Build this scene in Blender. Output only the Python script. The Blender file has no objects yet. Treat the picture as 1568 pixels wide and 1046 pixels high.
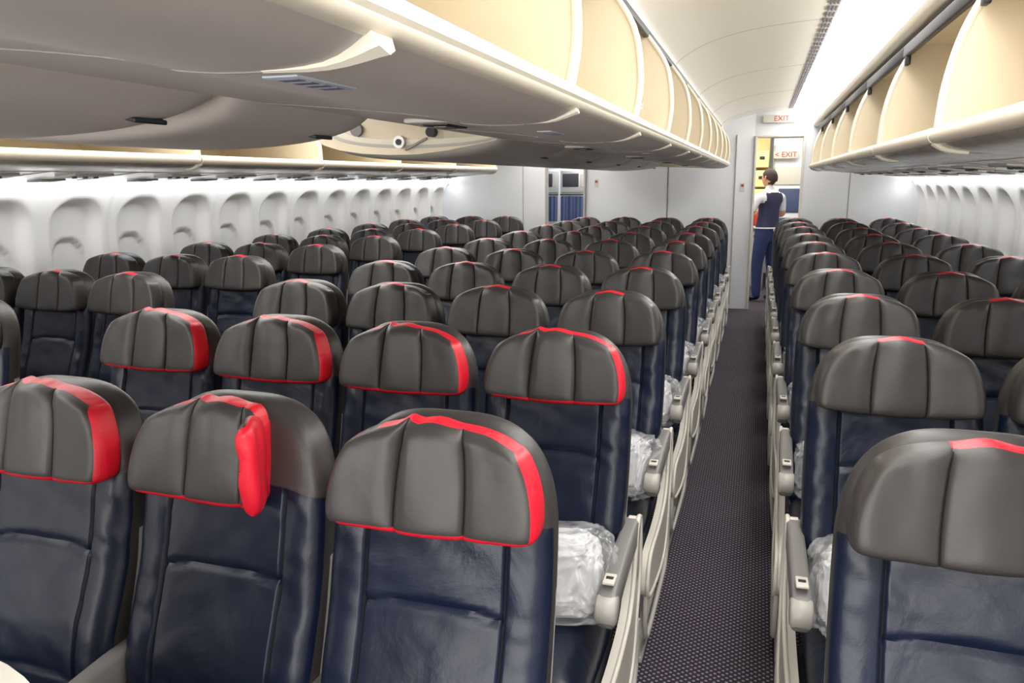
import bpy, bmesh, math, random
import numpy as np
from mathutils import Vector, Matrix, noise
random.seed(4)
H=1.626
CX=-1.23
S=bpy.context.scene
S.view_settings.view_transform='Standard'
# ------------------------------------------------------------ materials
def srgb(r,g,b):
    f=lambda c:(c/255/12.92) if c/255<=.04045 else ((c/255+.055)/1.055)**2.4
    return (f(r),f(g),f(b),1)
def mat(name,col,rough=.5,bump=0,bscale=30,metal=0,var=0,vscale=5,emit=0,ecol=None,coat=0,spec=.5,rand=False,detail=4,alpha=1,distort=0,bdist=.01,ntype=None,fine=0):
    m=bpy.data.materials.new(name);m.use_nodes=True
    nt=m.node_tree;b=nt.nodes['Principled BSDF'];L=nt.links
    b.inputs['Base Color'].default_value=col
    b.inputs['Roughness'].default_value=rough
    b.inputs['Metallic'].default_value=metal
    b.inputs['Specular IOR Level'].default_value=spec
    b.inputs['Coat Weight'].default_value=coat
    b.inputs['Alpha'].default_value=alpha
    if emit:
        b.inputs['Emission Color'].default_value=ecol or col
        b.inputs['Emission Strength'].default_value=emit
    tc=nt.nodes.new('ShaderNodeTexCoord');vec=tc.outputs['Object']
    if rand:
        oi=nt.nodes.new('ShaderNodeObjectInfo');ad=nt.nodes.new('ShaderNodeVectorMath');ad.operation='ADD'
        ml=nt.nodes.new('ShaderNodeMath');ml.operation='MULTIPLY';ml.inputs[1].default_value=37
        L.new(oi.outputs['Random'],ml.inputs[0]);L.new(ml.outputs[0],ad.inputs[1]);L.new(vec,ad.inputs[0]);vec=ad.outputs[0]
    if bump:
        n=nt.nodes.new('ShaderNodeTexNoise');n.inputs['Scale'].default_value=bscale;n.inputs['Detail'].default_value=detail
        if ntype:n.noise_type=ntype
        n.inputs['Distortion'].default_value=distort
        bp=nt.nodes.new('ShaderNodeBump');bp.inputs['Strength'].default_value=bump;bp.inputs['Distance'].default_value=bdist
        L.new(vec,n.inputs['Vector']);L.new(n.outputs['Fac'],bp.inputs['Height']);L.new(bp.outputs[0],b.inputs['Normal'])
        if fine:
            n2=nt.nodes.new('ShaderNodeTexVoronoi');n2.inputs['Scale'].default_value=420
            b2=nt.nodes.new('ShaderNodeBump');b2.inputs['Strength'].default_value=fine;b2.inputs['Distance'].default_value=.001
            L.new(vec,n2.inputs['Vector']);L.new(n2.outputs['Distance'],b2.inputs['Height']);L.new(bp.outputs[0],b2.inputs['Normal']);L.new(b2.outputs[0],b.inputs['Normal'])
    if var:
        n=nt.nodes.new('ShaderNodeTexNoise');n.inputs['Scale'].default_value=vscale
        r=nt.nodes.new('ShaderNodeValToRGB')
        lo=tuple(c*(1-var) for c in col[:3])+(1,);hi=tuple(min(1,c*(1+var)) for c in col[:3])+(1,)
        r.color_ramp.elements[0].color=lo;r.color_ramp.elements[1].color=hi
        r.color_ramp.elements[0].position=.3;r.color_ramp.elements[1].position=.7
        L.new(vec,n.inputs['Vector']);L.new(n.outputs['Fac'],r.inputs[0]);L.new(r.outputs[0],b.inputs['Base Color'])
    return m
M={}
M['grey']=mat('leather_grey',srgb(54,51,50),.40,.30,6,rand=True,var=.10,vscale=5,distort=.8,detail=3,fine=.12,spec=.40)
M['navy']=mat('leather_navy',srgb(14,23,44),.34,.45,5,rand=True,var=.15,vscale=5,distort=1.2,detail=4,fine=.1,spec=.40)
M['red']=mat('leather_red',srgb(210,22,44),.42,.4,14,rand=True,distort=.8)
M['seam']=mat('seam_thread',srgb(14,14,17),.8)
M['plast']=mat('plastic_grey',srgb(170,166,160),.4,.05,60)
M['cream']=mat('plastic_cream_light',srgb(204,199,189),.4)
M['armpad']=mat('armpad_grey',srgb(118,116,114),.45)
M['dark']=mat('plastic_dark',srgb(36,36,42),.5)
M['bin']=mat('bin_cream',srgb(220,207,181),.45,.03,40,var=.03)
M['rail']=mat('bin_rail',srgb(238,230,212),.3)
M['under']=mat('bin_underside',srgb(202,195,187),.40,.03,80,var=.03,vscale=3)
M['psu']=mat('psu_panel',srgb(180,172,162),.20,.12,14,var=.16,vscale=8,distort=1)
M['ceil']=mat('ceiling_panel',srgb(244,240,230),.4)
M['wall']=mat('sidewall_white',srgb(234,232,228),.5)
M['bulk']=mat('bulkhead_panel',srgb(222,224,227),.5,.05,200)
M['steel']=mat('steel',srgb(190,190,188),.3,metal=.8)
M['light']=mat('light_diffuser',(1,1,1,1),.5,emit=9.5,ecol=(1,.98,.95,1))
M['wash']=mat('wash_light',(1,1,1,1),.5,emit=14,ecol=(.95,.97,1,1))
M['bag']=mat('plastic_bag_white',srgb(222,223,224),.13,.65,7,coat=.9,distort=1.2,detail=3,bdist=.03,ntype='RIDGED_MULTIFRACTAL')
M['bagc']=mat('plastic_bag_clear',srgb(220,222,226),.05,.9,9,coat=1,distort=1.5,alpha=.26,bdist=.04,ntype='RIDGED_MULTIFRACTAL')
M['blue']=mat('blue_panel',srgb(62,74,108),.5,.4,10)
M['skin']=mat('skin',srgb(206,150,122),.5)
M['hair']=mat('hair',srgb(48,34,28),.7,.6,60)
M['shirt']=mat('shirt_white',srgb(226,222,232),.7,.3,14)
M['vest']=mat('vest_navy',srgb(40,44,72),.7,.3,14)
M['trou']=mat('trousers_blue',srgb(34,48,92),.7,.3,12)
M['shoe']=mat('shoe_black',srgb(20,20,22),.3)
M['warm']=mat('galley_warm',srgb(236,214,150),.5)
M['signred']=mat('sign_red',srgb(170,50,36),.5)
M['ink']=mat('ink',srgb(110,108,125),.6)
M['joint']=mat('panel_joint',srgb(150,145,140),.6)
M['label']=mat('label_blue_grey',srgb(190,198,208),.5)
def carpet():
    m=bpy.data.materials.new('carpet');m.use_nodes=True;nt=m.node_tree;b=nt.nodes['Principled BSDF'];L=nt.links
    b.inputs['Roughness'].default_value=.95;b.inputs['Specular IOR Level'].default_value=.1
    tc=nt.nodes.new('ShaderNodeTexCoord');sp=nt.nodes.new('ShaderNodeSeparateXYZ');L.new(tc.outputs['Object'],sp.inputs[0])
    def mth(op,a,bv=None):
        n=nt.nodes.new('ShaderNodeMath');n.operation=op
        L.new(a,n.inputs[0])
        if bv is not None:
            if hasattr(bv,'is_output'):L.new(bv,n.inputs[1])
            else:n.inputs[1].default_value=bv
        return n.outputs[0]
    sx=mth('SINE',mth('MULTIPLY',sp.outputs[0],2*math.pi/.026))
    sy=mth('SINE',mth('MULTIPLY',sp.outputs[1],2*math.pi/.024))
    pr=mth('MULTIPLY',sx,sy)
    r=nt.nodes.new('ShaderNodeValToRGB');e=r.color_ramp.elements
    e[0].position=.15;e[0].color=srgb(50,45,53);e[1].position=.7;e[1].color=srgb(136,128,138)
    n=nt.nodes.new('ShaderNodeTexNoise');n.inputs['Scale'].default_value=220;L.new(tc.outputs['Object'],n.inputs['Vector'])
    s=mth('MULTIPLY',pr,mth('ADD',n.outputs['Fac'],.35));L.new(s,r.inputs[0]);L.new(r.outputs[0],b.inputs['Base Color'])
    bp=nt.nodes.new('ShaderNodeBump');bp.inputs['Strength'].default_value=.5;bp.inputs['Distance'].default_value=.004
    L.new(s,bp.inputs['Height']);L.new(bp.outputs[0],b.inputs['Normal'])
    return m
M['carpet']=carpet()
# ------------------------------------------------------------ mesh builder
class MB:
    def __init__(s): s.v=[];s.f=[];s.m=[];s.mats=[]
    def mi(s,k):
        if k not in s.mats:s.mats.append(k)
        return s.mats.index(k)
    def add(s,vs,fs,k):
        o=len(s.v);s.v+= [tuple(v) for v in vs]
        for i,f in enumerate(fs):
            s.f.append(tuple(o+j for j in f));s.m.append(s.mi(k[i] if isinstance(k,list) else k))
    def join(s,W,Mx=None):
        o=len(s.v);s.v+=[tuple(Mx@Vector(v)) if Mx else tuple(v) for v in W.v]
        for f,m in zip(W.f,W.m):
            s.f.append(tuple(o+i for i in f));s.m.append(s.mi(W.mats[m]))
    def rbox(s,c,d,r,k,rot=None,seg=3):
        bm=bmesh.new();bmesh.ops.create_cube(bm,size=1)
        for v in bm.verts:v.co=Vector((v.co.x*d[0],v.co.y*d[1],v.co.z*d[2]))
        if r>0:bmesh.ops.bevel(bm,geom=bm.edges[:],offset=min(r,min(d)*.49),segments=seg,profile=.5,affect='EDGES')
        Mx=Matrix.Translation(c)@(rot or Matrix.Identity(4))
        bm.verts.index_update()
        s.add([Mx@v.co for v in bm.verts],[[v.index for v in f.verts] for f in bm.faces],k);bm.free()
    def tube(s,pts,r,k,n=10,sm=6,cap=True):
        P=[Vector(p) for p in pts]
        if sm>1 and len(P)>2:
            Q=[]
            for i in range(len(P)-1):
                a=P[max(i-1,0)];b=P[i];c=P[i+1];d=P[min(i+2,len(P)-1)]
                for j in range(sm):
                    t=j/sm
                    Q.append(.5*((2*b)+(c-a)*t+(2*a-5*b+4*c-d)*t*t+(3*b-a-3*c+d)*t**3))
            Q.append(P[-1]);P=Q
        vs=[];fs=[]
        up=None
        for i,p in enumerate(P):
            t=(P[min(i+1,len(P)-1)]-P[max(i-1,0)]).normalized()
            if up is None:
                up=Vector((0,0,1)) if abs(t.z)<.9 else Vector((1,0,0))
            a=t.cross(up).normalized();b2=a.cross(t).normalized();up=b2
            rr=r[min(i,len(r)-1)] if isinstance(r,list) else r
            for j in range(n):
                an=2*math.pi*j/n;vs.append(p+a*math.cos(an)*rr+b2*math.sin(an)*rr)
        for i in range(len(P)-1):
            for j in range(n):
                fs.append([i*n+j,i*n+(j+1)%n,(i+1)*n+(j+1)%n,(i+1)*n+j])
        if cap:
            fs.append(list(range(n))[::-1]);fs.append([(len(P)-1)*n+j for j in range(n)])
        s.add(vs,fs,k)
    def prism(s,poly,axis,a,b,k):
        def mk(p,t): return (t,p[0],p[1]) if axis=='x' else (p[0],t,p[1])
        n=len(poly);vs=[mk(p,a) for p in poly]+[mk(p,b) for p in poly]
        fs=[[i,(i+1)%n,n+(i+1)%n,n+i] for i in range(n)]+[list(range(n))[::-1],[n+i for i in range(n)]]
        s.add(vs,fs,k)
    def strip(s,poly,a,b,k):
        n=len(poly);vs=[(p[0],a,p[1]) for p in poly]+[(p[0],b,p[1]) for p in poly]
        s.add(vs,[[i,i+1,n+i+1,n+i] for i in range(n-1)],k)
    def mesh(s,name,smooth=True,ang=40):
        me=bpy.data.meshes.new(name);me.from_pydata(s.v,[],s.f)
        for k in s.mats:me.materials.append(M[k])
        me.polygons.foreach_set('material_index',s.m)
        bm=bmesh.new();bm.from_mesh(me);bmesh.ops.recalc_face_normals(bm,faces=bm.faces[:]);bm.to_mesh(me);bm.free()
        if smooth:
            me.polygons.foreach_set('use_smooth',[True]*len(me.polygons))
            try: me.set_sharp_from_angle(angle=math.radians(ang))
            except Exception: pass
        me.update();return me
    def obj(s,name,loc=(0,0,0),**kw):
        return link(name,s.mesh(name,**kw),loc)
def link(name,me,loc=(0,0,0),rot=(0,0,0),parent=None,scale=(1,1,1)):
    o=bpy.data.objects.new(name,me);o.location=loc;o.rotation_euler=rot;o.scale=scale
    bpy.context.collection.objects.link(o)
    if parent:o.parent=parent
    return o
def smoothpts(P,n=6):
    P=[Vector((p[0],p[1],0)) for p in P];Q=[]
    for i in range(len(P)-1):
        a=P[max(i-1,0)];b=P[i];c=P[i+1];d=P[min(i+2,len(P)-1)]
        for j in range(n):
            t=j/n;q=.5*((2*b)+(c-a)*t+(2*a-5*b+4*c-d)*t*t+(3*b-a-3*c+d)*t**3);Q.append((q.x,q.y))
    Q.append((P[-1].x,P[-1].y));return Q
# ------------------------------------------------------------ seat
TAN=math.tan(math.radians(12))
def off(z): return (z-1.1)*TAN
def spaced(n,extra=(),fix=()):
    c=[math.sin(math.pi/2*(-1+2*i/n)) for i in range(n+1)]
    for e in extra:
        c=[x for x in c if abs(x-e)>.034]
        c+=[e-.032,e-.018,e-.008,e,e+.008,e+.018,e+.032]
    for e in fix:
        c=[x for x in c if abs(x-e)>.006 or abs(x)>.9999]+[e]
    return sorted(set(c))
def edge(a,n=8,p=.5): return max(0,1-abs(a)**n)**p
def pillow(mb,cols,rows,xz,yf,yb,matf):
    nc,nr=len(cols),len(rows);V=[];idx={}
    def put(a,b,side):
        bd=(a in(cols[0],cols[-1])) or (b in(rows[0],rows[-1]))
        key=(a,b,0 if bd else side)
        if key in idx:return idx[key]
        x,z=xz(a,b);y=(yf if side==0 else yb)(a,b,x,z)
        if bd:y=.5*(yf(a,b,x,z)+yb(a,b,x,z))
        idx[key]=len(V);V.append((x,y,z));return idx[key]
    F=[];K=[]
    for side in(0,1):
        for i in range(nc-1):
            for j in range(nr-1):
                f=[put(cols[i],rows[j],side),put(cols[i+1],rows[j],side),put(cols[i+1],rows[j+1],side),put(cols[i],rows[j+1],side)]
                if side:f=f[::-1]
                a=(cols[i]+cols[i+1])/2;b=(rows[j]+rows[j+1])/2
                x,z=xz(a,b)
                F.append(f);K.append(matf(a,b,x,z,side))
    mb.add(V,F,K)
def G(d,w): return math.exp(-(d/w)**2)
def seat_mesh(kind,side,sd):
    mb=MB()
    sa=.137/.219
    def xzB(a,b):
        z0,z1=.40,1.200;t=(b+1)/2
        W=.213+.008*math.sin(t*3)
        if t>.74:W-=.044*((t-.74)/.26)**2.6
        W*=1-.07*abs(b)**18
        x=a*W
        z=z0+(z1-z0)*t
        z-=max(0,t-.6)/.4*.046*abs(a)**3.6
        return x,z
    def nz(x,z,s,k): return noise.noise(Vector((x*s+sd*7.3,z*s+sd*3.1,k)))
    def yfB(a,b,x,z):
        y=off(z)+.07-.045*edge(a,18)*edge(b,20)
        if z<1.03:
            sc=(abs(a)-sa)*.219
            y-=.006*G(abs(x)-.175,.03)
            y+=.009*G(sc,.004)
            y+=.008*G(z-(.865-.7*x*x),.006)*(1 if sc<0 else 0)
            y+=.006*G(z-(.60-.7*x*x),.007)*(1 if sc<0 else 0)
            y+=nz(x,z,6,1)*.006+abs(nz(x+z*.6,z,11,5))*.006+nz(x,z,24,9)*.0012
            y+=.0035*math.sin(z*75+x*60+nz(x,z,9,2)*5)*G(abs(x)-.165,.03)*max(0,nz(x,z,4,6)+.3)
            y-=.03*G(z-.66,.13)
        return y
    def ybB(a,b,x,z): return off(z)+.075+.045*edge(a,12)*edge(b,16)
    def mB(a,b,x,z,s):
        if s==1: return 'grey' if b>.25 else 'plast'
        if b>.60:return 'grey'
        if abs(abs(a)-sa)<.006:return 'seam'
        return 'navy' if abs(a)<.99 else 'grey'
    cols=spaced(30,(sa,-sa),(.99,-.99));rows=[-1+2*i/90 for i in range(91)]
    rows=sorted(set(rows+[-.995,-.985,.985,.995]))
    pillow(mb,cols,rows,xzB,yfB,ybB,mB)
    rg=random.Random(sd*13+1)
    dz=rg.uniform(-.004,.006)
    zb,zt=1.010+dz,1.204+dz
    fold=(kind=='fold')
    sh=.066/.200
    def xzH(a,b):
        t=(b+1)/2
        W=.210-.010*t-.034*t**3-.010*(1-t)**6
        W*=1-.06*abs(b)**16
        x=a*W
        if fold and x>.07:x=.07+(x-.07)*.25
        z=zb+(zt-zb)*t-t*.034*abs(a)**3.0+(1-t)*.004*abs(a)**3
        z-=(1-t)*.010*(1-a*a)
        z+=t*.004*math.cos(min(1,abs(a)/sh)*math.pi)
        if kind!='top': z+=t**4*.010*G((a+sh)*.2,.018)
        return x,z
    def yfH(a,b,x,z):
        y=off(z)+.02-.048*edge(a,20,.5)*edge(b,14,.5)
        y-=.016*(abs(x)/.2)**3
        cr=abs(abs(a)-sh)*.2
        y+=.010*math.exp(-cr/.005)*edge(b,8)
        y+=.0030*math.exp(-cr/.03)*edge(b,6)
        if kind!='top':
            y+=.014*G((a+sh)*.2,.012)*edge(b,6)*(.5+.5*b)
            y-=.014*G((a+sh)*.2-.02,.014)*edge(b,6)*(.6+.4*b)
        y-=.004*G(x,.045)*edge(b,6)
        y+=nz(x,z,7,3)*.005+nz(x*1.6,z,15,9)*.0018*(1+1.5*max(0,b))
        y+=.003*math.sin(z*160+nz(x,z,10,4)*4)*math.exp(-cr/.014)*max(0,b)**2
        return y
    def ybH(a,b,x,z): return off(z)+.02+.02*edge(a,10)*edge(b,8)
    def mH(a,b,x,z,s):
        if kind=='top':
            if b>.965 and abs(a)<sh+.02:return 'red'
            if abs(abs(a)-sh)<.006 and s==0 and abs(b)<.93:return 'seam'
            return 'grey'
        if b>.972 and a>-.7:return 'red'
        if b<-.84 and a>-.85:return 'red'
        if a>.945 or a<-.985:return 'red'
        if abs(abs(a)-sh)<.006 and s==0:return 'seam'
        return 'grey'
    rows=[math.sin(math.pi/2*(-1+2*i/34)) for i in range(35)]
    rows=sorted([x for x in rows if min(abs(x+.84),abs(x-.972),abs(x-.965))>.004 or abs(x)==1]+[-.84,.965,.972])
    pillow(mb,spaced(34,(sh,-sh),(.945,-.985,-.85,-.7,sh+.02,-sh-.02)),rows,xzH,yfH,ybH,mH)
    if fold:
        def xzW(a,b): return (a*.050*(1-.25*max(0,-b)**3),b*.094-(.015*abs(a)**3)*(1 if b>0 else -.4))
        W=MB()
        pillow(W,spaced(16),spaced(22),xzW,lambda a,b,x,z:-.020*edge(a,6)*edge(b,8)+noise.noise(Vector((x*24,z*24,2)))*.006,lambda a,b,x,z:.018*edge(a)*edge(b)+noise.noise(Vector((x*30,z*18,7)))*.005,lambda a,b,x,z,s:'red' if (s==1 or abs(a)>.75) else 'grey')
        mb.join(W,Matrix.Translation((.104,-.035,1.096))@Matrix.Rotation(math.radians(-66),4,'Z'))
    C=MB()
    pillow(C,spaced(20),spaced(20),lambda a,b:(a*.205,b*.245),lambda a,b,x,z:-.075*edge(a)*edge(b)-.015*math.cos(a*1.5)*edge(b)+nz(x,z,7,8)*.006,lambda a,b,x,z:.05*edge(a)*edge(b),lambda a,b,x,z,s:'navy')
    C.v=[(v[0],v[2]-.33,.40-v[1]+(-.04)*(v[2])) for v in C.v]
    mb.join(C)
    mb.rbox((0,-.33,.335),(.43,.44,.03),.01,'dark')
    for yy in(-.45,-.18):mb.tube([(-.228,yy,.30),(.228,yy,.30)],.02,'steel',sm=1)
    def leg(x):
        mb.tube([(x,-.46,.31),(x,-.47,.16),(x,-.50,.02)],.014,'plast',n=8,sm=4)
        mb.tube([(x,-.18,.31),(x,-.14,.16),(x,-.06,.02)],.014,'plast',n=8,sm=4)
        mb.rbox((x,-.28,.0125),(.045,.50,.025),.006,'plast')
        mb.tube([(x,-.47,.06),(x,-.18,.28)],.010,'plast',n=8,sm=1)
    def arm(x,aisle=0):
        w=.044
        prof=[(.03,.60),(.035,.655),(0,.67),(-.12,.668),(-.28,.655),(-.36,.645),(-.40,.625),(-.41,.59),(-.395,.56),(-.36,.55),(-.30,.575),(-.12,.60)]
        p=smoothpts(prof+[prof[0]],4)[:-1]
        n=len(p);cx=sum(q[0] for q in p)/n
        vs=[];fs=[]
        lay=[(-w/2,.86),(-w/2+.004,.96),(-w/2+.010,1),(w/2-.010,1),(w/2-.004,.96),(w/2,.86)]
        for lx,sc in lay:
            for q in p:
                spine=.615+.05*(q[0]+.2)*.3
                vs.append((x+lx,cx+(q[0]-cx)*(1-(1-sc)*.15),spine+(q[1]-spine)*sc))
        for l in range(len(lay)-1):
            for i in range(n):fs.append([l*n+i,l*n+(i+1)%n,(l+1)*n+(i+1)%n,(l+1)*n+i])
        fs.append(list(range(n)));fs.append([(len(lay)-1)*n+i for i in range(n)][::-1])
        mb.add(vs,fs,'armpad' )
        mb.tube([(x-.026,-.378,.60),(x-.020,-.378,.60),(x+.020,-.378,.60),(x+.026,-.378,.60)],[.030,.037,.037,.030],'plast',n=22,sm=1)
        mb.rbox((x,-.345,.662),(.030,.05,.008),.003,'cream')
        mb.rbox((x,-.345,.6665),(.018,.012,.002),0,'dark')
        mb.rbox((x,.03,.56),(.038,.06,.20),.015,'plast')
        if aisle:
            s=aisle
            xo=x+s*.004
            pr=smoothpts([(.05,.66),(.075,.50),(.03,.36),(-.02,.24),(-.14,.19),(-.40,.22),(-.55,.27),(-.56,.34),(-.50,.40),(-.30,.40),(-.12,.43),(-.045,.52),(-.02,.62),(.01,.67),(.05,.66)],4)[:-1]
            x0,x1=(xo-.014,xo+.014)
            mb.prism(pr,'x',x0,x1,'cream')
            mb.tube([(x1 if s>0 else x0,q[0],q[1]) for q in pr[::2]]+[(x1 if s>0 else x0,pr[0][0],pr[0][1])],.007,'cream',n=8,sm=2)
            leg(x-s*.02)
            xb=x+s*.012
            mb.tube([(xb,.10,.30),(xb,.09,.16),(xb,.03,.09),(xb,-.10,.08),(xb,-.42,.08),(xb,-.52,.10),(xb,-.56,.18),(xb,-.55,.27)],.009,'plast',n=8,sm=5)
            mb.tube([(xb-s*.01,.05,.62),(xb-s*.015,.10,.50),(xb-s*.015,.12,.30)],.013,'cream',n=8,sm=4)
            mb.tube([(xb-s*.004,.07,.60),(xb-s*.006,.13,.50),(xb-s*.006,.14,.30),(xb-s*.006,.10,.15)],.008,'dark',n=8,sm=4)
    arm(-.2325,-1 if side=='L' else 0)
    if side in('R','W'):arm(.2325,1 if side=='R' else 0)
    if side=='M':leg(-.20)
    return mb.mesh('airplane_seat_mesh',ang=50)
cache={}
def seat(x,y,kind,side,var):
    k=(kind,side,var)
    if k not in cache:cache[k]=seat_mesh(kind,side,var)
    r=random.Random(int(x*1000)+int(y*977))
    return link('airplane_seat',cache[k],(x,y,0),(math.radians(r.uniform(-.6,.6)),0,math.radians(r.uniform(-1.0,1.0))))
P=.848;SP=.465
for r in range(0,10):
    y=1.21+P*r
    for c in range(4):
        kind='full' if (r==0 or r==1) else 'top'
        if r==0 and c==1:kind='fold'
        seat(-.535-SP*c,y,kind,'R' if c==0 else ('L' if c==3 else 'M'),(r*2+c)%3)
for r in range(0,10):
    y=1.34+P*r
    if y>9.2:continue
    for c in range(3):
        seat(.376+SP*c,y,'top','L' if c==0 else ('W' if c==2 else 'M'),(r*2+c)%3)
for r in range(-2,8):
    y=2.96+P*r
    for c in range(3):
        seat(-2.91-SP*c,y,'top','R' if c==0 else 'M',(r*2+c)%3)
# ------------------------------------------------------------ pillow bags
def bagmesh(sd,key,sx,sy,sz):
    bm=bmesh.new();bmesh.ops.create_icosphere(bm,subdivisions=6,radius=1)
    for v in bm.verts:
        p=v.co.copy()
        q=Vector([math.copysign(abs(c)**.55,c) for c in p])
        w=p*1.4+Vector((sd,sd,0));w+=Vector((noise.noise(w),noise.noise(w+Vector((5,0,0))),noise.noise(w+Vector((0,9,0)))))*.7
        n=-abs(noise.noise(w*1.3))*.20+abs(noise.noise(w*3.4))*-.12+.06
        q*= 1+n
        v.co=Vector((q.x*sx,q.y*sy,q.z*sz))
    mz=min(v.co.z for v in bm.verts)
    for v in bm.verts:v.co.z-=mz
    me=bpy.data.meshes.new('bag');bm.to_mesh(me);bm.free();me.materials.append(M[key])
    me.polygons.foreach_set('use_smooth',[True]*len(me.polygons));return me
bags=[bagmesh(i*3.7,'bag',.120,.075,.110) for i in range(3)]
wraps=[bagmesh(i*5.1+1,'bagc',.155,.115,.124) for i in range(2)]
def packed(x,y,i,rz):
    e=bpy.data.objects.new('plastic_wrapped_pillow',None);e.location=(x,y,.482);e.rotation_euler=(math.radians(-14),0,rz)
    bpy.context.collection.objects.link(e)
    link('pillow',bags[i%3],parent=e);link('plastic_wrap',wraps[i%2],(.005,-.01,-.008),parent=e)
for r in range(1,9):
    packed(-.46,1.21+P*r-.24,r,.25*math.sin(r*2.3))
    if r<8:packed(.32,1.34+P*r-.24,r+1,.25*math.sin(r*3.1))
# ------------------------------------------------------------ shell
YB=10.10;Y0=-3.0
fl=MB();fl.rbox((CX,5.5,-.05),(6.4,17.5,.10),0,'carpet');fl.obj('floor')
ce=MB();liner=MB()
def rrect(y,z,cy,cz,hy,hz,r):
    dx=max(abs(y-cy)-(hy-r),0);dz=max(abs(z-cz)-(hz-r),0)
    return math.hypot(dx,dz)-r+min(max(abs(y-cy)-(hy-r),abs(z-cz)-(hz-r)),0)
def sst(d,w):
    t=min(max((-d)/w,0),1);return t*t*(3-2*t)
def sidewall(sgn,name):
    ys=[Y0]+[0.2+i*.018 for i in range(int((YB-.2)/.018)+1)]+[YB]
    zs=[0,.2,.4,.6,.8]+[.86+i*.0175 for i in range(43)]
    prof=lambda z: 2.86+.14*math.sin(min(z,1.7)/1.7*math.pi*.62) - (max(0,z-1.25))**2*.9
    V=[];F=[];K=[]
    for y in ys:
        wc=3.95+round((y-3.95)/.54)*.54
        for z in zs:
            d=0
            if y>0:
                dd=rrect(y,z,wc,1.215,.205,.325,.17);d+=.085*sst(dd,.055)
                d2=rrect(y,z,wc,1.10,.125,.180,.12);d+=.030*sst(d2,.009)
                jc=3.95+.27+round((y-4.22)/1.08)*1.08
                d+=.014*G(y-jc,.011)
            V.append((CX+sgn*(prof(z)+d),y,z))
    n=len(zs)
    for i in range(len(ys)-1):
        for j in range(n-1):
            F.append([i*n+j,i*n+j+1,(i+1)*n+j+1,(i+1)*n+j]);K.append('wall')
    mb=MB();mb.add(V,F,K)
    zt=zs[-1];xt=prof(zt)
    liner.strip([(CX+sgn*xt,zt),(CX+sgn*(xt-.1),1.9),(CX+sgn*(xt-.5),2.45),(CX+sgn*1.9,2.6)],Y0,YB,'wall')
    mb.obj(name,ang=60)
    w=MB();w.rbox((CX+sgn*2.81,(YB+.2)/2,1.600),(.055,YB-.3,.012),0,'wash');w.obj('sidewall_wash_light')
sidewall(-1,'wall_left');sidewall(1,'wall_right')
liner.obj('upper_liner')  # upper wall shell carrying the sidewalls up behind the bins
def outbin(L,capend=False):
    mb=MB()
    X=lambda x:x-CX
    und=smoothpts([(.50,1.735),(.56,1.705),(.80,1.685),(1.15,1.655),(1.55,1.615)],5)
    mb.strip([(X(a),b) for a,b in und],0,L,'psu')
    mb.strip([(X(1.55),1.615),(X(1.55),1.635),(X(1.50),1.66)],0,L,'psu')
    mb.tube([(X(.505),.006,1.75),(X(.505),L-.006,1.75)],.026,'rail',n=14,sm=1)
    mb.tube([(X(.505),0,1.75),(X(.505),.006,1.75)],.020,'dark',n=14,sm=1)
    mb.strip([(X(.50),1.735),(X(.487),1.755),(X(.50),1.775),(X(.55),1.775)],0,L,'rail')
    inn=smoothpts([(.53,1.772),(.85,1.765),(1.22,1.78),(1.34,1.90),(1.28,2.06),(1.0,2.17),(.62,2.20)],5)
    mb.strip([(X(a),b) for a,b in inn],0,L,'bin')
    front=smoothpts([(.505,1.77),(.515,1.90),(.55,2.05),(.62,2.20)],5)
    poly=[(X(a),b) for a,b in front]+[(X(a),b) for a,b in inn[::-1]]
    mb.prism(poly,'y',0,.012,'bin');mb.prism(poly,'y',L-.012,L,'bin')
    if capend:
        f=X
        mb.prism([(f(.49),1.74),(f(.56),1.71),(f(1.55),1.62),(f(1.5),2.0),(f(1.2),2.2),(f(.60),2.2),(f(.50),1.93)],'y',L,L+.03,'bin')
    for yy in(.006,L-.006):
        mb.tube([(X(a),yy,b) for a,b in front],.012,'rail',n=8,sm=1)
        mb.tube([(X(a),yy,b-.004) for a,b in und[:7]],[.014-.0015*i for i in range(7)],'rail',n=8,sm=1)
    mb.strip([(X(.575),2.165),(X(.60),2.215),(X(.66),2.215)],0,L,'dark')
    mb.rbox((X(.583),L/2,2.170),(.024,L,.055),.008,'dark')
    mb.rbox((X(.583),L*.95,2.135),(.02,.05,.06),.006,'dark')
    mb.rbox((X(.80),L/2,1.6855),(.004,L,.004),0,'joint')
    for yy in (L*.3,L*.75):
        mb.rbox((X(.98),yy,1.667),(.14,.26,.012),.005,'under',Matrix.Rotation(math.radians(5),4,'Y'))
        for k in(-.07,0,.07):mb.tube([(X(.98),yy+k,1.665),(X(.978),yy+k,1.654)],.013,'dark',n=12,sm=1)
        mb.rbox((X(1.25),yy,1.643),(.10,.16,.006),.002,'joint',Matrix.Rotation(math.radians(5),4,'Y'))
        mb.rbox((X(1.0),yy+.2,1.669),(.5,.004,.006),0,'joint',Matrix.Rotation(math.radians(5),4,'Y'))
    return mb.mesh('overhead_bin_outboard')
ob=outbin(1.27);obc=outbin(1.27,True)
for i in range(8):
    y=-1.1+i*1.27
    if y+1.27>9.2:break
    b=obc if i==7 else ob
    link('overhead_bin',b,(CX,y,0));link('overhead_bin',b,(CX,y-.35,0),scale=(-1,1,1))
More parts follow.
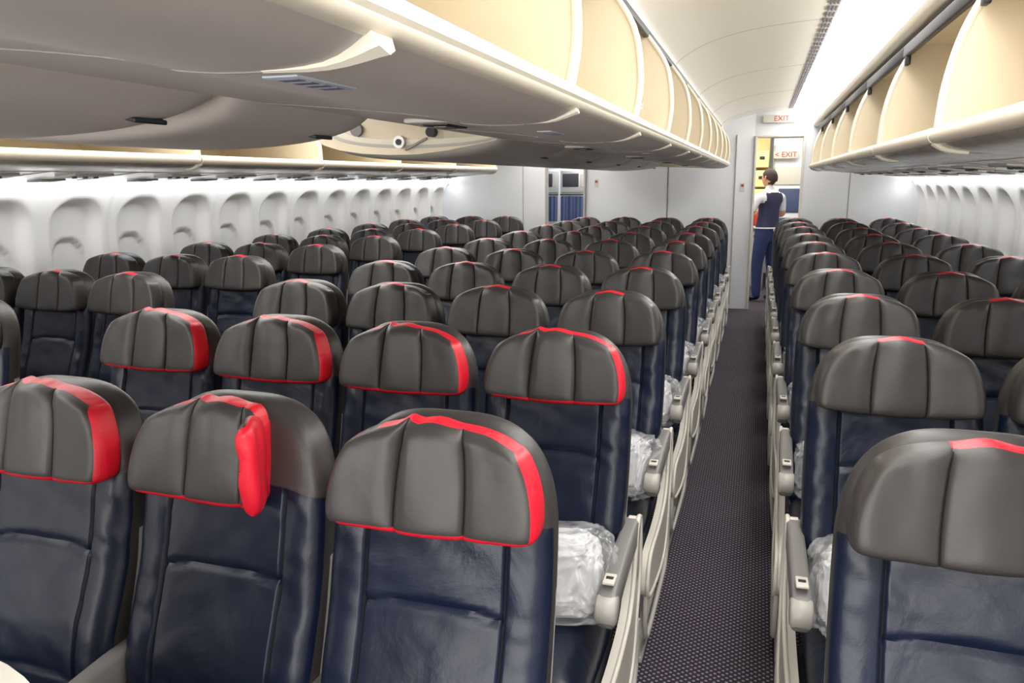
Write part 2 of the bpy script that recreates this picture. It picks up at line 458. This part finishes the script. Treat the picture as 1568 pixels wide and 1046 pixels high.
def cenbin(L,i,big=False):
    mb=MB();X=lambda x:x-CX
    und=smoothpts([(-.36,1.765),(-.42,1.742),(-.52,1.738),(-.60,1.744),(-.622,1.752),(-.80,1.775),(-1.08,1.802)],4)
    mb.strip([(X(a),b) for a,b in und],0,L,'under')
    mb.strip([(X(-1.08),1.802),(X(-1.09),2.05),(X(-1.23),2.2)],0,L,'bin')
    mb.tube([(X(-.372),0,1.785),(X(-.372),L,1.785)],.024,'rail',n=14,sm=1)
    mb.strip([(X(-.36),1.765),(X(-.345),1.785),(X(-.36),1.808),(X(-.42),1.808)],0,L,'rail')
    inn=smoothpts([(-.40,1.805),(-.75,1.795),(-1.0,1.81),(-1.07,1.93),(-1.05,2.08),(-.90,2.17),(-.50,2.20)],5)
    mb.strip([(X(a),b) for a,b in inn],0,L,'bin')
    front=smoothpts([(-.375,1.80),(-.36,1.92),(-.385,2.07),(-.470,2.195)],5)
    poly=[(X(a),b) for a,b in front]+[(X(a),b) for a,b in inn[::-1]]
    mb.prism(poly,'y',0,.012,'bin');mb.prism(poly,'y',L-.012,L,'bin')
    for yy in(.012,L-.012):
        mb.tube([(X(a),yy,b) for a,b in front],.008,'rail',n=8,sm=1)
    rr=[.024,.021,.017,.013,.010,.008,.006,.005] if big else [.014,.012,.010,.008,.006,.004,.003]
    mb.tube([(X(a),0,b+.003) for a,b in und[:len(rr)]],rr,'rail',n=8,sm=1)
    mb.tube([(X(a),0,b+.002) for a,b in und[len(rr)-1:]],.004,'joint',n=6,sm=1)
    mb.rbox((X(-.468),L/2,2.192),(.026,L,.030),.006,'dark')
    if big:
        mb.rbox((X(-.50),.10,1.739),(.045,.13,.006),.002,'label')
        for k in range(4):mb.rbox((X(-.50),.10+(k-1.5)*.028,1.7355),(.026,.016,.001),0,'ink')
    if i%2==1:
        mb.rbox((X(-.80),L*.45,1.774),(.13,.24,.012),.005,'under')
        mb.rbox((X(-.80),L*.45,1.767),(.07,.14,.006),.002,'dark')
        mb.rbox((X(-.80),L*.45,1.764),(.035,.08,.006),.002,'armpad')
        mb.rbox((X(-.49),L*.35,1.739),(.035,.14,.006),.002,'label')
        for k in range(3):mb.rbox((X(-.49),L*.35+(k-1)*.04,1.7355),(.022,.02,.001),0,'ink')
    return mb.mesh('overhead_bin_center')
cbs=[cenbin(P,0),cenbin(P,1),cenbin(P,0,True)]
for i in range(12):
    y=-1.0+i*P+.02
    if y+P>9.35:break
    link('overhead_bin',cbs[2 if i==2 else i%2],(CX,y,0))
def bucket(L,plate=False):
    mb=MB()
    N=30
    V=[];F=[];K=[]
    prof=smoothpts([(-1.085,1.805),(-1.15,1.765),(-1.30,1.735),(-1.55,1.722),(-1.80,1.735),(-1.98,1.775),(-2.07,1.84),(-2.09,1.92)],5)
    ys=[L*(.5+.5*math.sin(math.pi/2*(-1+2*i/N))) for i in range(N+1)]
    for y in ys:
        e=edge(2*y/L-1,14,.5)
        for a,b in prof:
            cx=-1.085;s=.80+.20*e
            V.append((cx+(a-cx)*s-CX,y,1.86+(b-1.86)*(.35+.65*e)))
    n=len(prof)
    for i in range(N):
        for j in range(n-1):
            F.append([i*n+j,i*n+j+1,(i+1)*n+j+1,(i+1)*n+j]);K.append('under' if 0<i<N-1 else 'rail')
    mb.add(V,F,K)
    mb.tube([(-2.09-CX,.06,1.925),(-2.09-CX,L-.06,1.925)],.02,'rail',n=10,sm=1)
    mb.rbox((-1.20-CX,L-.12,1.752),(.035,.09,.010),.003,'dark',Matrix.Rotation(math.radians(14),4,'Y'))
    pl=smoothpts([(-1.12,1.80),(-1.5,1.745),(-1.9,1.77),(-2.06,1.87),(-1.95,2.08),(-1.4,2.12),(-1.14,2.0),(-1.12,1.80)],3)[:-1]
    for yy in(.02,L-.02):
        mb.prism([(a-CX,b) for a,b in pl],'y',yy-.01,yy+.01,'bin')
    if plate:
        mb.tube([(-1.58-CX,.012,1.80),(-1.58-CX,-.02,1.80)],.028,'steel',n=18,sm=1)
        mb.tube([(-1.58-CX,-.02,1.80),(-1.58-CX,-.024,1.80)],.014,'dark',n=18,sm=1)
        mb.tube([(-1.42-CX,.012,1.84),(-1.42-CX,-.03,1.84)],.022,'dark',n=14,sm=1)
        mb.tube([(-1.80-CX,.012,1.86),(-1.80-CX,-.01,1.86)],.03,'armpad',n=18,sm=1)
        mb.rbox((-1.50-CX,-.005,1.79),(.12,.012,.012),.004,'joint',Matrix.Rotation(math.radians(-24),4,'Y'))
    return mb.mesh('pivot_bin')
for y,L in [(-.9,1.15),(.27,1.17),(1.46,.64),(3.30,1.2),(4.52,1.2),(5.74,1.2),(6.96,1.2),(8.18,1.15)]:
    link('overhead_bin',bucket(L,y==3.30),(CX,y,0))
sp=MB()
sp.strip([(-1.09,1.95),(-1.4,2.02),(-2.0,2.06),(-2.1,2.2)],2.1,3.3,'bin')
sp.obj('overhead_bin')
cap=MB()
cap.prism([(-.37,1.77),(-.42,1.745),(-.62,1.745),(-1.23,1.77),(-1.9,1.76),(-2.08,1.80),(-2.09,1.95),(-1.98,2.19),(-.475,2.195),(-.37,1.93)],'y',9.36,9.40,'bin')
cap.obj('overhead_bin')
# ceiling
A=smoothpts([(-.478,2.210),(-.46,2.26),(-.30,2.345),(-.05,2.40),(.25,2.425)],5)
def ref(p):return [(2*CX-a,b) for a,b in p]
VT=[(.25,2.425),(.31,2.42)]
LP=smoothpts([(.31,2.42),(.42,2.385),(.50,2.32),(.535,2.255)],5)
for fn in(lambda p:p,ref):
    ce.strip(fn(A),Y0,YB,'ceil');ce.strip(fn(VT),Y0,YB,'ceil')
    ce.strip(fn(smoothpts([(.535,2.255),(.555,2.225),(.60,2.22)],4)),Y0,YB,'ceil')
ce.strip([(-.478,2.210),(CX,2.3),(2*CX+.478,2.210)],Y0,YB,'ceil')
ce.strip([(.6,2.22),(.8,2.5),(CX,2.75),(2*CX-.8,2.5),(2*CX-.6,2.22)],Y0,YB,'ceil')
for i in range(7):
    yy=-.6+i*P*2
    if yy>10:break
    for fn in(lambda p:p,ref):ce.tube([(a,yy,b+.0015) for a,b in fn(A)],.0028,'joint',n=6,sm=1)
ce.rbox((CX,5.5,2.85),(6.4,17.5,.05),0,'ceil')
ce.obj('ceiling')
for k,fn in enumerate((lambda p:p,ref)):
    l=MB();l.strip(fn(LP),Y0,YB-.02,'light');l.obj('ceiling_light_panel')
vt=MB()
for fn in(lambda x:x,lambda x:2*CX-x):
    y=-.5
    while y<YB-.3:
        for k in range(3):vt.rbox((fn(.262+k*.017),y+.06,2.4195),(.008,.105,.004),0,'ink')
        y+=.15
vt.obj('ceiling_air_vent')
# ------------------------------------------------------------ rear bulkhead + galley
wb=MB()
def pan(x0,x1,z0,z1,y=YB,th=.05,k='bulk'):wb.rbox(((x0+x1)/2,y+th/2,(z0+z1)/2),(x1-x0,th,z1-z0),.004,k)
pan(-4.4,-2.72,0,2.75);pan(-2.20,-.10,0,2.75);pan(.47,1.9,0,2.75)
pan(-2.72,-2.20,2.12,2.75);pan(-.10,.47,2.12,2.75)
wb.obj('wall_rear')
tr=MB()
for x in(-1.13,-3.05,1.0):tr.rbox((x,YB-.002,1.1),(.008,.006,2.1),0,'dark' if x==-1.13 else 'joint')
tr.rbox((-.31,YB-.01,1.1),(.012,.02,2.1),.004,'plast')
for x in(-.085,.465):tr.rbox((x,YB+.0,1.06),(.03,.09,2.12),.01,'cream')
tr.rbox((.19,YB+.0,2.12),(.58,.09,.03),.01,'cream')
for x in(-2.72,-2.20):tr.rbox((x,YB,1.06),(.03,.09,2.12),.01,'plast')
tr.obj('trim_1')
wf=MB();wf.rbox((CX,Y0-.03,1.4),(6.4,.05,2.9),0,'bulk');wf.obj('wall_front')
g=MB()
g.rbox((CX,14.2,1.4),(6.4,.05,2.9),0,'bulk')
g.rbox((-4.35,12.1,1.4),(.05,4.1,2.9),0,'bulk');g.rbox((1.9,12.1,1.4),(.05,4.1,2.9),0,'bulk')
g.obj('wall_galley')
def text(s,size,loc,rot,key,name,parent=None):
    c=bpy.data.curves.new(name,'FONT');c.body=s;c.size=size;c.extrude=.001;c.align_x='CENTER';c.align_y='CENTER'
    c.materials.append(M[key]);o=bpy.data.objects.new(name,c);o.location=loc;o.rotation_euler=rot
    bpy.context.collection.objects.link(o)
    if parent:o.parent=parent
    return o
def sign(x,y,z,w,h,s,name):
    e=bpy.data.objects.new(name,None);e.location=(x,y,z);bpy.context.collection.objects.link(e)
    b=MB();b.rbox((0,0,0),(w,.03,h),.006,'cream');link('housing',b.mesh('sign_housing'),parent=e)
    text(s,h*.95,(0,-.018,0),(math.pi/2,0,0),'signred','lettering',e);return e
sign(.19,10.05,2.32,.42,.09,'EXIT','exit_sign')
def galley(x0,x1,y,name,k='warm'):
    mb=MB();w=x1-x0;cx=(x0+x1)/2
    mb.rbox((cx,y+.3,.45),(w,.6,.9),.01,'steel')
    mb.rbox((cx,y+.28,.92),(w,.66,.04),.01,'plast')
    mb.rbox((cx,y+.56,1.6),(w,.05,1.35),.005,k)
    n=max(1,int(w/.2))
    for i,z in enumerate((1.35,1.62,1.9)):
        for j in range(n):
            mb.rbox((x0+w*(j+.5)/n,y+.38,z),(w/n-.02,.34,.24),.012,k)
            mb.rbox((x0+w*(j+.5)/n,y+.20,z+.02),(.07,.02,.04),.006,'signred' if (i+j)%3==0 else 'dark')
    for j in range(n):
        mb.rbox((x0+w*(j+.5)/n,y-.005,.46),(w/n-.03,.02,.8),.01,'plast')
        mb.rbox((x0+w*(j+.5)/n,y-.02,.80),(.12,.02,.03),.006,'dark')
    mb.rbox((cx-.1,y+.25,.99),(.16,.16,.10),.02,'cream');mb.tube([(cx+.12,y+.2,.94),(cx+.12,y+.2,1.10)],.035,'steel',n=14,sm=1)
    mb.rbox((x1-.12,y+.2,1.03),(.12,.12,.18),.02,'signred');mb.rbox((x1-.28,y+.15,1.0),(.10,.10,.12),.02,'blue')
    return mb.obj(name)
galley(-.75,.10,11.9,'galley_unit')
d=MB()
d.rbox((.57,12.3,1.10),(.85,.05,2.2),.01,'bulk');d.rbox((.46,12.27,1.30),(.42,.02,.35),.02,'blue')
d.rbox((.40,12.265,.60),(.50,.02,.9),.01,'blue');d.rbox((.40,12.265,1.66),(.44,.015,.26),.02,'cream')
d.rbox((.2,12.25,1.07),(.10,.03,.05),.01,'steel');d.tube([(.16,12.26,.2),(.16,12.26,2.1)],.012,'steel',sm=1)
d.obj('door_1')
sign(.32,12.2,1.96,.34,.11,'< EXIT','exit_sign')
gl=MB()
gl.rbox((-2.9,12.0,1.1),(1.6,.6,2.2),.01,'bulk')
for i,x in enumerate((-3.15,-2.74)):
    gl.rbox((x,11.69,1.60),(.38,.03,.34),.012,'steel');gl.rbox((x-.03,11.67,1.62),(.25,.02,.20),.01,'dark')
    gl.rbox((x+.14,11.67,1.62),(.05,.02,.20),.006,'plast')
    vs=[];fs=[];N=40
    for j in range(N+1):
        a=j/N;xx=x-.18+.36*a;yy=11.66+.012*math.sin(a*40)+.006*math.sin(a*23)
        vs+=[(xx,yy,1.38),(xx,yy-.01*math.sin(a*9),1.0)]
    for j in range(N):fs.append([2*j,2*j+1,2*j+3,2*j+2])
    gl.add(vs,fs,'blue')
    gl.rbox((x,11.69,.5),(.38,.03,.9),.012,'plast')
    gl.rbox((x,11.67,1.405),(.38,.03,.02),.004,'dark')
    gl.rbox((x,11.69,1.95),(.38,.03,.28),.012,'cream')
gl.rbox((-2.36,11.69,1.1),(.32,.03,2.1),.012,'cream')
gl.obj('galley_oven_unit')
pl=MB()
for x,z in((-2.05,1.58),(-.22,1.52)):
    pl.rbox((x,YB-.004,z),(.05,.004,.10),0,'cream');pl.rbox((x,YB-.007,z+.02),(.03,.002,.03),0,'signred')
pl.obj('safety_placard')
# ------------------------------------------------------------ flight attendant
def skinmesh(verts,edges,rad,root,sub=3):
    me=bpy.data.meshes.new('sk');me.from_pydata(verts,edges,[])
    o=bpy.data.objects.new('sk',me);bpy.context.collection.objects.link(o)
    o.modifiers.new('s','SKIN');sb=o.modifiers.new('u','SUBSURF');sb.levels=sub;sb.render_levels=sub
    for i,r in enumerate(rad):
        me.skin_vertices[0].data[i].radius=(r,r) if not isinstance(r,tuple) else r
        me.skin_vertices[0].data[i].use_root=(i==root)
    dg=bpy.context.evaluated_depsgraph_get();dg.update()
    nm=bpy.data.meshes.new_from_object(o.evaluated_get(dg));bpy.data.objects.remove(o)
    nm.polygons.foreach_set('use_smooth',[True]*len(nm.polygons));return nm
att=bpy.data.objects.new('flight_attendant',None);bpy.context.collection.objects.link(att)
att.location=(.11,10.85,0);att.rotation_euler=(0,0,math.radians(-135));att.scale=(1.1,1.1,1.0)
V=[];E=[];R=[]
def av(p,r):V.append(p);R.append(r);return len(V)-1
pel=av((0,.0,.93),(.155,.115));ab=av((0,.0,1.07),(.145,.105));ch=av((0,.01,1.25),(.165,.115));uc=av((0,.015,1.38),(.14,.095));nk=av((0,.005,1.47),.055);hd=av((0,-.01,1.55),.05)
E+=[(pel,ab),(ab,ch),(ch,uc),(uc,nk),(nk,hd)]
segs=[(pel,ab,'vest'),(ab,ch,'vest'),(ch,uc,'vest'),(uc,nk,'vest'),(nk,hd,'skin')]
for s in(-1,1):
    hp=av((s*.085,0,.86),.095);kn=av((s*.10,-.02-.02*s,.49),.070);ak=av((s*.11,.02-.04*s,.10),.054)
    E+=[(pel,hp),(hp,kn),(kn,ak)];segs+=[(pel,hp,'trou'),(hp,kn,'trou'),(kn,ak,'trou')]
    he=av((s*.11,.045-.04*s,.055),.042);to=av((s*.125,-.15-.04*s,.035),.036)
    E+=[(ak,he),(he,to)];segs+=[(ak,he,'shoe'),(he,to,'shoe')]
    sh=av((s*.185,.01,1.385),.062)
    if s<0: el=(-.25,-.02,1.14);wr=(-.20,-.26,1.16)
    else: el=(.25,-.06,1.15);wr=(.16,-.28,1.30)
    me_=av(tuple(np.array((s*.185,.01,1.385))*.4+np.array(el)*.6),.052)
    e=av(el,.042);w=av(wr,.028);hn=av(tuple(np.array(wr)+(np.array(wr)-np.array(el))*.30),(.036,.018))
    E+=[(uc,sh),(sh,me_),(me_,e),(e,w),(w,hn)]
    segs+=[(uc,sh,'shirt'),(sh,me_,'shirt'),(me_,e,'skin'),(e,w,'skin'),(w,hn,'skin')]
    hv=np.array(V[hn]);dr=(np.array(wr)-np.array(el));dr/=np.linalg.norm(dr)
    for k in range(4):
        o=np.array((0,0,(k-1.5)*.019))
        a1=av(tuple(hv+o*.9+dr*.035),.0085);a2=av(tuple(hv+o+dr*(.062-abs(k-1.3)*.004)+np.array((-s*.012,0,0))),.0078);a3=av(tuple(hv+o+dr*(.082-abs(k-1.3)*.006)+np.array((-s*.03,0,0))),.0068)
        E+=[(hn,a1),(a1,a2),(a2,a3)];segs+=[(hn,a1,'skin'),(a1,a2,'skin'),(a2,a3,'skin')]
    t1=av(tuple(hv-dr*.02+np.array((-s*.02,0,.034))),.010);t2=av(tuple(hv+dr*.02+np.array((-s*.03,0,.048))),.008)
    E+=[(hn,t1),(t1,t2)];segs+=[(hn,t1,'skin'),(t1,t2,'skin')]
bm_=skinmesh(V,E,R,pel)
ks=['vest','trou','shoe','shirt','skin']
for k in ks:bm_.materials.append(M[k])
def dseg(p,a,b):
    a=Vector(a);b=Vector(b);t=max(0,min(1,(p-a).dot(b-a)/((b-a).length_squared+1e-9)));return (p-(a+(b-a)*t)).length
for f in bm_.polygons:
    p=f.center;best=None
    for a,b,l in segs:
        ra=R[a] if not isinstance(R[a],tuple) else R[a][0]
        dd=dseg(p,V[a],V[b])-ra*.8
        if best is None or dd<best[0]:best=(dd,l)
    l=best[1]
    if l in('vest','shirt','trou'):
        if p.z<.99:
            if l!='shirt' and p.z>.09:l='trou'
        else:
            wv=.175 if p.z<1.22 else .175-.05*min(1,(p.z-1.22)/.15)
            l='vest' if (abs(p.x)<wv and p.z<1.44) else 'shirt'
            if l=='vest' and p.y<0 and p.z>1.22 and abs(p.x)<(p.z-1.22)*.3:l='shirt'
    if l=='skin' and 1.43<p.z<1.50 and abs(p.x)<.09:l='shirt'
    f.material_index=ks.index(l)
link('body',bm_,parent=att)
hb=MB()
bm=bmesh.new();bmesh.ops.create_uvsphere(bm,u_segments=40,v_segments=28,radius=1)
hc=Vector((0,-.012,1.625))
vs=[];
for v in bm.verts:
    p=v.co.copy()
    x=p.x*.076;y=p.y*.095;z=p.z*.118
    if p.z<0: x*=1-.28*(-p.z)**1.5;y=y*(1-.15*(-p.z))-.012*(-p.z)
    if p.y<0:
        fx=G(p.x,.16);y-= .024*fx*G(p.z+.12,.16)
        y-=.008*G(p.x,.35)*G(p.z+.48,.09)
        y+=.006*G(p.x,.30)*G(p.z+.36,.05)
        y-=.012*G(p.x,.4)*G(p.z+.85,.2)
        y+=.012*G(abs(p.x)-.38,.16)*G(p.z-.06,.12)
        y-=.006*G(abs(p.x)-.38,.25)*G(p.z-.26,.08)
    vs.append(hc+Vector((x,y,z)))
bm.verts.index_update();hb.add(vs,[[v.index for v in f.verts] for f in bm.faces],'skin');bm.free()
for s in(-1,1):
    hb.tube([hc+Vector((s*.073,.012,.028)),hc+Vector((s*.088,.022,.018)),hc+Vector((s*.086,.018,-.008)),hc+Vector((s*.072,.008,-.032))],[.008]*12+[.006]*12,'skin',n=8)
    hb.rbox(hc+Vector((s*.029,-.082,.006)),(.020,.012,.009),.004,'shirt');hb.rbox(hc+Vector((s*.029,-.088,.006)),(.008,.004,.008),.003,'hair')
    hb.rbox(hc+Vector((s*.030,-.090,.028)),(.032,.006,.005),.002,'hair')
hb.rbox(hc+Vector((0,-.091,-.056)),(.040,.006,.006),.002,'signred')
link('head',hb.mesh('head'),parent=att)
hr=MB();bm=bmesh.new();bmesh.ops.create_uvsphere(bm,u_segments=60,v_segments=44,radius=1)
vs=[]
for v in bm.verts:
    p=v.co
    zl=.05-.55*p.y if p.y>0 else .05-.50*p.y
    if abs(p.x)>.6 and -.3<p.y<.1: zl=.0
    t=min(max((p.z-zl)/.10+.5,0),1)
    k=.86+.15*t
    n=noise.noise(p*9)*.02
    vs.append(hc+Vector((p.x*.081*(k+n),p.y*.100*(k+n)+.003,p.z*.123*(k+n)+.003)))
bm.verts.index_update();hr.add(vs,[[v.index for v in f.verts] for f in bm.faces],'hair');bm.free()
link('hair',hr.mesh('hair'),parent=att)
ap=MB();ap.tube([(.165*math.cos(t),.125*math.sin(t),.985) for t in [i*2*math.pi/16 for i in range(17)]],.010,'shirt',n=6,sm=1)
ap.rbox((0,.125,.965),(.05,.02,.05),.008,'shirt')
link('apron_tie',ap.mesh('apron'),parent=att)
link('crumpled_plastic_wrap',bagmesh(9.1,'bagc',.07,.10,.075),(-.45,2.55,1.812))
pt=MB()
pt.prism(smoothpts([(-1.5,0),(-1.5,1.09),(-1.2,1.112),(-.90,1.098),(-.76,1.055),(-.72,.9),(-.72,0)],5),'y',.54,.58,'cream')
pt.obj('cream_slab')  # plain rounded slab standing in for a seat top close by
# ------------------------------------------------------------ lights
def area(name,loc,rot,sx,sy,e,col=(1,1,1)):
    l=bpy.data.lights.new(name,'AREA');l.shape='RECTANGLE';l.size=sx;l.size_y=sy;l.energy=e;l.color=col
    o=bpy.data.objects.new(name,l);o.location=loc;o.rotation_euler=rot;bpy.context.collection.objects.link(o);return o
area('front_fill',(CX,-2.7,1.25),(math.radians(93),0,0),5.2,1.9,185,(1,.98,.95))  # added fill behind the camera, brightens seat fronts and bin undersides
area('ceiling_fill',(.05,1.0,2.38),(0,0,0),.5,4,28,(1,.97,.93))  # added soft fill above the camera, on top of the glowing panels
area('ceiling_fill',(2*CX-.05,4.5,2.38),(0,0,0),.5,8,50,(1,.97,.93))  # added area light over the left aisle, besides its glowing panel
area('galley_lamp',(-.35,11.0,2.5),(0,0,0),1.5,1.2,40,(1,.92,.75))
area('galley_lamp',(-2.5,11.0,2.5),(0,0,0),1.5,1.2,40,(.95,.97,1))
area('galley_lamp',(.6,11.3,2.5),(0,0,0),1.0,1.0,22,(1,.98,.95))
w=bpy.data.worlds.new('World');S.world=w;w.use_nodes=True;w.node_tree.nodes['Background'].inputs[0].default_value=(.9,.95,1,1);w.node_tree.nodes['Background'].inputs[1].default_value=.3
# ------------------------------------------------------------ camera
cam=bpy.data.cameras.new('camera');cam.sensor_width=36;cam.lens=1202/1600*36;cam.clip_start=.05
co=bpy.data.objects.new('camera',cam);bpy.context.collection.objects.link(co)
yaw,pitch,roll=map(math.radians,(17.70,11.83,-.46))
f=Vector((-math.sin(yaw)*math.cos(pitch),math.cos(yaw)*math.cos(pitch),-math.sin(pitch)))
r=Vector((math.cos(yaw),math.sin(yaw),0));u=r.cross(f)
r2=r*math.cos(roll)+u*math.sin(roll);u2=-r*math.sin(roll)+u*math.cos(roll)
mm=Matrix((r2,u2,-f)).transposed().to_4x4();mm.translation=(0,0,H)
co.matrix_world=mm
S.camera=co
